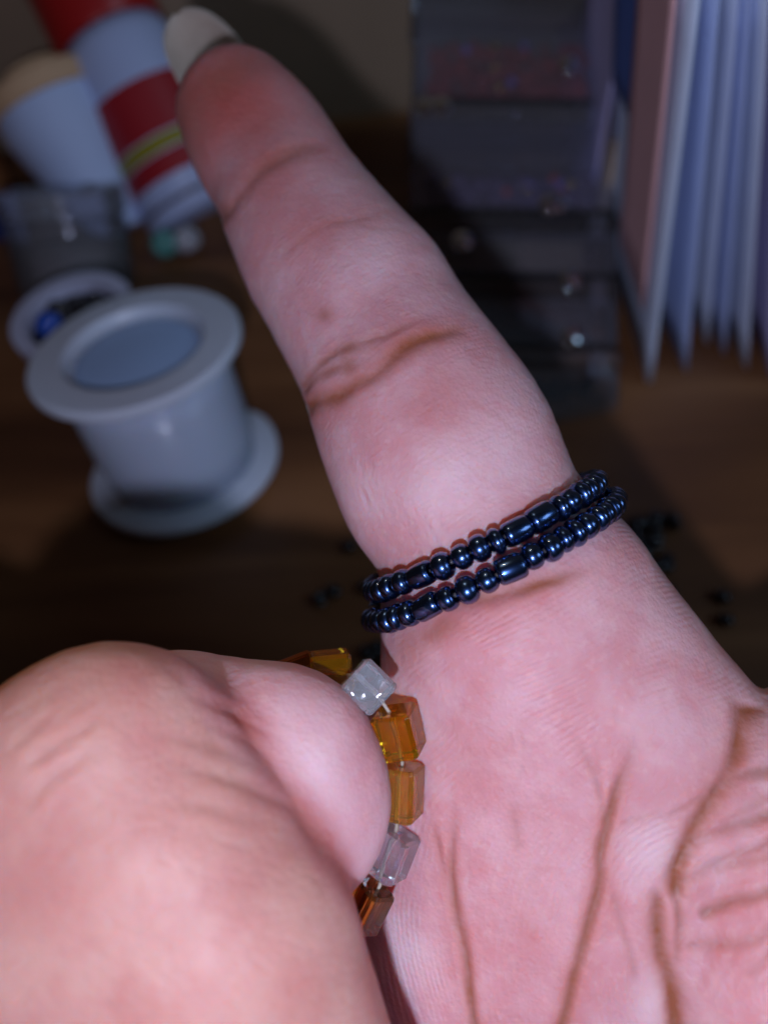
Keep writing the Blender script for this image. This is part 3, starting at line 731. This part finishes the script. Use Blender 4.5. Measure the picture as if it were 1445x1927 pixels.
# small teal bead on the table by the bottle
tl = tag(new_obj('teal_bead', *lathe([(0.6, -2.4), (2.2, -2.2), (3.0, -1.0), (3.0, 1.0), (2.2, 2.2), (0.6, 2.4)], 20, True), plain('teal_glass', (0.10, 0.30, 0.27), 0.25), loc=T(318, 478) + np.array([0, 0, 3.0]), rot=Quaternion((1, 0, 0), 1.2)), 'teal glass bead lying at the foot of the red capped bottle', 'bead')
tl2 = tag(new_obj('glass_drop', *lathe([(0.6, -2.6), (2.4, -2.4), (2.9, 0), (2.4, 2.4), (0.6, 2.6)], 20, True), plain('pale_glass', (0.45, 0.45, 0.5), 0.25), loc=T(358, 470) + np.array([0, 0, 2.9]), rot=Quaternion((0, 1, 0), 1.0)), 'pale grey bead beside the teal bead', 'bead')
# dark blue carton with an orange flap, at the edge behind the white spool
bx = thing('small_carton', T(-35, 420), 'dark blue carton with orange side left of the white thread spool', 'carton')
v, f = box_vf(-9, 9, -8, 8, 0, 26); o = new_obj('carton_body', v, f, plain('blue_card', (0.02, 0.035, 0.16), 0.6), bx, smooth=False); bevel(o, 0.4)
v, f = box_vf(9.1, 9.8, -6, 6, 6, 24); o = new_obj('side_panel', v, f, plain('orange_card', (0.40, 0.16, 0.06), 0.6), bx, smooth=False)

# ------------------------------------------------------------------ clear bead organizer of five tiers, leaning back
B0 = T(965, 812); d0 = depth_of(B0); B1 = PW(968, -70, d0 * 1.06)
ax_z = (B1 - B0); HT = float(np.linalg.norm(ax_z)); ax_z /= HT
ax_x = c2w(PC(1160, 775, d0)) - c2w(PC(765, 812, d0)); ax_x -= ax_x.dot(ax_z) * ax_z; ax_x /= np.linalg.norm(ax_x); ax_y = np.cross(ax_z, ax_x)
oq = Matrix([[ax_x[i], ax_y[i], ax_z[i]] for i in range(3)]).to_quaternion()
org = thing('bead_organizer', B0, 'clear plastic bead organizer of stacked tiers leaning behind the index finger', 'organizer', rot=oq)
WB, DB = 398 * d0 / F, 17.0
def tier_z(py):                              # height along the organizer of a picture row
    zs = np.linspace(0, HT, 400); return float(zs[np.argmin([abs(pix(B0 + ax_z * z - ax_y * 0)[1] - py) for z in zs])])
rows = [812, 655, 520, 400, 190, -60]; zb = [tier_z(y) for y in rows]
mixm = [plain('black_beads', (0.012, 0.012, 0.014), 0.25), plain('black_beads_b', (0.016, 0.014, 0.016), 0.25), plain('olive_paper', (0.10, 0.085, 0.05), 0.6),
        plain('dark_mixed_beads', (0.13, 0.09, 0.15), 0.15, noise=0.6, nscale=500), plain('plum_beads', (0.36, 0.075, 0.06), 0.15, noise=0.5, nscale=500)]
labs = ['dark almost empty bottom tier', 'tier of black beads', 'tier with an olive card inside', 'tier of dark mixed beads', 'top tier of plum and gold beads']
gold = plain('gold_bead', (0.8, 0.55, 0.12), 0.2, metal=0.8); redb = plain('red_bead', (0.5, 0.06, 0.04), 0.2); blub = plain('violet_bead', (0.25, 0.2, 0.55), 0.2)
for i in range(5):
    z0, z1 = zb[i] + 0.15, zb[i + 1] - 0.15; h = z1 - z0
    t = 0.9; lidh = min(3.4, h * 0.26); hb = h - lidh - 0.1
    x0, x1, y0, y1 = -WB / 2, WB / 2, 0.0, DB
    parts = [box_vf(x0, x1, y0, y1, z0, z0 + t), box_vf(x0, x1, y0, y0 + t, z0 + t, z0 + hb), box_vf(x0, x1, y1 - t, y1, z0 + t, z0 + hb),
             box_vf(x0, x0 + t, y0 + t, y1 - t, z0 + t, z0 + hb), box_vf(x1 - t, x1, y0 + t, y1 - t, z0 + t, z0 + hb)]
    v, f = join_vf(parts); bo = new_obj('tier', v, f, clr, org, smooth=False); bevel(bo, 0.35, 2); bo['label'] = labs[i]
    v, f = box_vf(x0 - 0.5, x1 + 0.5, y0 - 0.6, y1 + 0.5, z0 + hb + 0.1, z1); o = new_obj('lid', v, f, hazy if i >= 3 else clr, bo, smooth=False); bevel(o, 1.0, 4)
    v, f = box_vf(x1 - 5.5, x1 - 2.2, y0 - 1.7, y0 - 0.7, z0 + hb - 2.2, z1 - 0.6); o = new_obj('clasp', v, f, clr, bo, smooth=False); bevel(o, 0.5, 4)
    if i == 2:
        v, f = box_vf(x0 + 2, x1 - 6, y0 + 2, y1 - 2, z0 + t + 0.1, z0 + hb * 0.85); new_obj('card_insert', v, f, mixm[2], bo, smooth=False); continue
    fill = z0 + hb * (0.45 if i == 3 else 0.55 if i == 4 else 0.9)
    parts = []
    for k in range(260):
        s_ = random.uniform(0.7, 1.1)
        c = np.array([random.uniform(x0 + 3.4, x1 - (3.4 if i != 4 else 5)), y0 + random.uniform(2.0, 4.5), random.uniform(z0 + t + 1.1, fill)])
        parts.append(([c + np.array(q_) * s_ for q_ in IV], IF))
    v, f = join_vf(parts); o = new_obj('bead_filling', v, f, mixm[i], bo); o['kind'] = 'stuff'
    if i >= 3:
        for k in range(9):
            o = new_obj('loose_bead', [np.array(q_) * 0.9 for q_ in IV], IF, (gold, redb, blub)[k % 3], bo, loc=(random.uniform(x0 + 6, x1 - 6), y0 + 1.9, random.uniform(z0 + t + 1.5, fill)))
glint_m = plain('glint_metal', (0.7, 0.74, 0.8), 0.06, metal=1.0)  # added metal domes that stand in for bright glints on the plastic
for px, py in ((830, 197), (800, 199), (1035, 383), (1050, 380), (870, 452), (1075, 527), (1076, 634), (1072, 120)):
    r_ = c2w(PC(px, py, 1.0)) - CAM; nrm_ = -ax_y; p_ = CAM + r_ * (((B0 + nrm_ * 0.9) - CAM).dot(nrm_) / r_.dot(nrm_)) - B0
    o = new_obj('glint_dome', *lathe([(0.01, -0.6)] + [(4.2 * math.sin(a_), 4.2 * math.cos(a_) - 4.2 * math.cos(0.5) - (0 if a_ < 0.5 else 0.3)) for a_ in (0.5, 0.49, 0.4, 0.3, 0.2, 0.1)] + [(0.01, 4.2 - 4.2 * math.cos(0.5))], 20), glint_m, org,
                loc=(p_.dot(ax_x), p_.dot(ax_y), p_.dot(ax_z)), rot=Quaternion((1, 0, 0), math.radians(90)))
v, f = box_vf(-3, 3, DB + 0.2, DB + 3, 0, HT * 0.9); o = new_obj('back_rest', v, f, clr, org, smooth=False)

# ------------------------------------------------------------------ sheets of paper and card standing on edge
def sheet(foot, back, topx, mat, label, cat, bow=2.0, th_=0.35, group='papers standing in a fan', crop=(0, 1, 0, 1), off=0.0):
    A = np.array(T(*foot)); B = np.array(T(*back))
    zs = [z for z in np.arange(5, 105, 0.5) if pix(A + [0, 0, z])[1] < -60]
    z = zs[0] if zs else 90
    up = T(topx, -60, z) - A
    d = (B - A); n = np.cross(d, up); n /= np.linalg.norm(n)
    nu, nv_ = 8, 8; V, Fc = [], []
    for l in (0, 1):
        for i in range(nu + 1):
            for j in range(nv_ + 1):
                u, v_ = crop[0] + (crop[1] - crop[0]) * i / nu, crop[2] + (crop[3] - crop[2]) * j / nv_
                V.append(d * u + up * v_ + n * (bow * math.sin(math.pi * u) * v_ + 0.6 * bow * math.sin(2.3 * v_ + u) * v_ + l * th_ + off))
    k = (nu + 1) * (nv_ + 1)
    for i in range(nu):
        for j in range(nv_):
            a, b_, c, e = i * (nv_ + 1) + j, (i + 1) * (nv_ + 1) + j, (i + 1) * (nv_ + 1) + j + 1, i * (nv_ + 1) + j + 1
            Fc += [(a, b_, c, e), (k + a, k + e, k + c, k + b_)]
    for j in range(nv_):
        a, b_ = j, j + 1; Fc.append((a, b_, k + b_, k + a)); a = nu * (nv_ + 1) + j; Fc.append((a, k + a, k + a + 1, a + 1))
    for i in range(nu):
        a, b_ = i * (nv_ + 1), (i + 1) * (nv_ + 1); Fc.append((a, k + a, k + b_, b_)); a += nv_; b_ += nv_; Fc.append((a, b_, k + b_, k + a))
    return tag(new_obj('paper_sheet' if cat == 'paper' else 'card_sheet', V, Fc, mat, loc=A), label, cat, group)
pw_ = plain('white_paper_blue_cast', (0.60, 0.69, 0.86), 0.7, noise=0.08, nscale=90); pb_ = plain('pale_blue_paper', (0.42, 0.52, 0.80), 0.7, noise=0.1, nscale=90); pk_ = plain('pink_card', (0.82, 0.48, 0.48), 0.7, noise=0.08, nscale=120)  # the white sheets carry the light's blue cast in their colour
bl_ = plain('blue_card_sheet', (0.07, 0.14, 0.42), 0.6); lil = plain('lilac_paper', (0.50, 0.47, 0.74), 0.7, noise=0.08, nscale=90); tn_ = plain('tan_edge_card', (0.45, 0.36, 0.28), 0.7)
SIDE = -1.0
sheet((1096, 492), (1062, 330), 1180, lil, 'lilac paper sheet nearest the clear bead organizer', 'paper', 1.0)
sheet((1106, 505), (1078, 360), 1232, tn_, 'tan edged card beside the lilac sheet', 'card', 0.6, th_=1.2)
sheet((1218, 722), (1140, 480), 1304, pw_, 'white paper whose corner reaches furthest onto the bare table', 'paper', 0.8, th_=0.9)
sheet((1218, 722), (1140, 480), 1304, pk_, 'pink card held against the white sheet with the foremost corner', 'card', 0.8, off=SIDE * 1.3, crop=(0.10, 0.60, 0.22, 1))
sheet((1218, 722), (1140, 480), 1304, bl_, 'dark blue card showing beside the pink card', 'card', 0.8, off=SIDE * 0.8, crop=(0.5, 0.95, 0.55, 1))
spec = [((1290, 700), (1165, 470), 1345, pb_, 'pale blue paper right behind the white sheet with the foremost corner'), ((1330, 648), (1215, 450), 1382, pw_, 'white paper standing furthest back at the notch of the fan'),
        ((1362, 668), (1250, 440), 1404, pb_, 'pale blue paper just right of the notch in the fan'), ((1404, 694), (1275, 450), 1436, pw_, 'white paper with a corner down on the wood right of the notch'),
        ((1452, 712), (1330, 440), 1482, lil, 'lilac paper at the outer end of the fan'), ((1500, 730), (1390, 440), 1530, pw_, 'white paper closing the outer end of the fan')]
for ft, bk, tx, m_, lab in spec: sheet(ft, bk, tx, m_, lab, 'paper', 1.2)

# ------------------------------------------------------------------ loose black seed beads on the table
loose = KINDS[0][0].copy(); loose.materials.clear(); loose.materials.append(blackm)
def loose_bead(px, py, label, group, z=0.75):
    o = bpy.data.objects.new('seed_bead', loose); COL.objects.link(o)
    p = T(px, py, z); o.location = Vector(p) * S
    o.rotation_euler = (random.uniform(0, 0.9), random.uniform(0, 0.9), random.uniform(0, 3)); o.scale = (1.15, 1.15, 1.1)
    tag(o, label, 'bead', group)
for i in range(34):
    t = random.random(); x = 1178 + 110 * random.random() * (1 - 0.25 * t); y = 965 + 150 * t
    loose_bead(x, y, 'loose black seed bead in the pile on the table by the ring', 'black seed beads in a pile', 0.8 + (0.9 if i % 3 == 0 else 0))
for x, y in ((1360, 1122), (1366, 1166)): loose_bead(x, y, 'single black seed bead lying apart on dark wood beside the palm', 'stray beads beside the palm')
for x, y in ((602, 1128), (628, 1112), (657, 1028), (688, 1104)): loose_bead(x, y, 'black seed bead on bare wood between spool and black ring', 'stray beads between spool and ring')
for x, y in ((690, 1228), (712, 1218), (735, 1222), (722, 1240)): loose_bead(x, y, 'black seed bead in the small heap behind the clear crackled bead', 'small bead heap behind the amber ring')
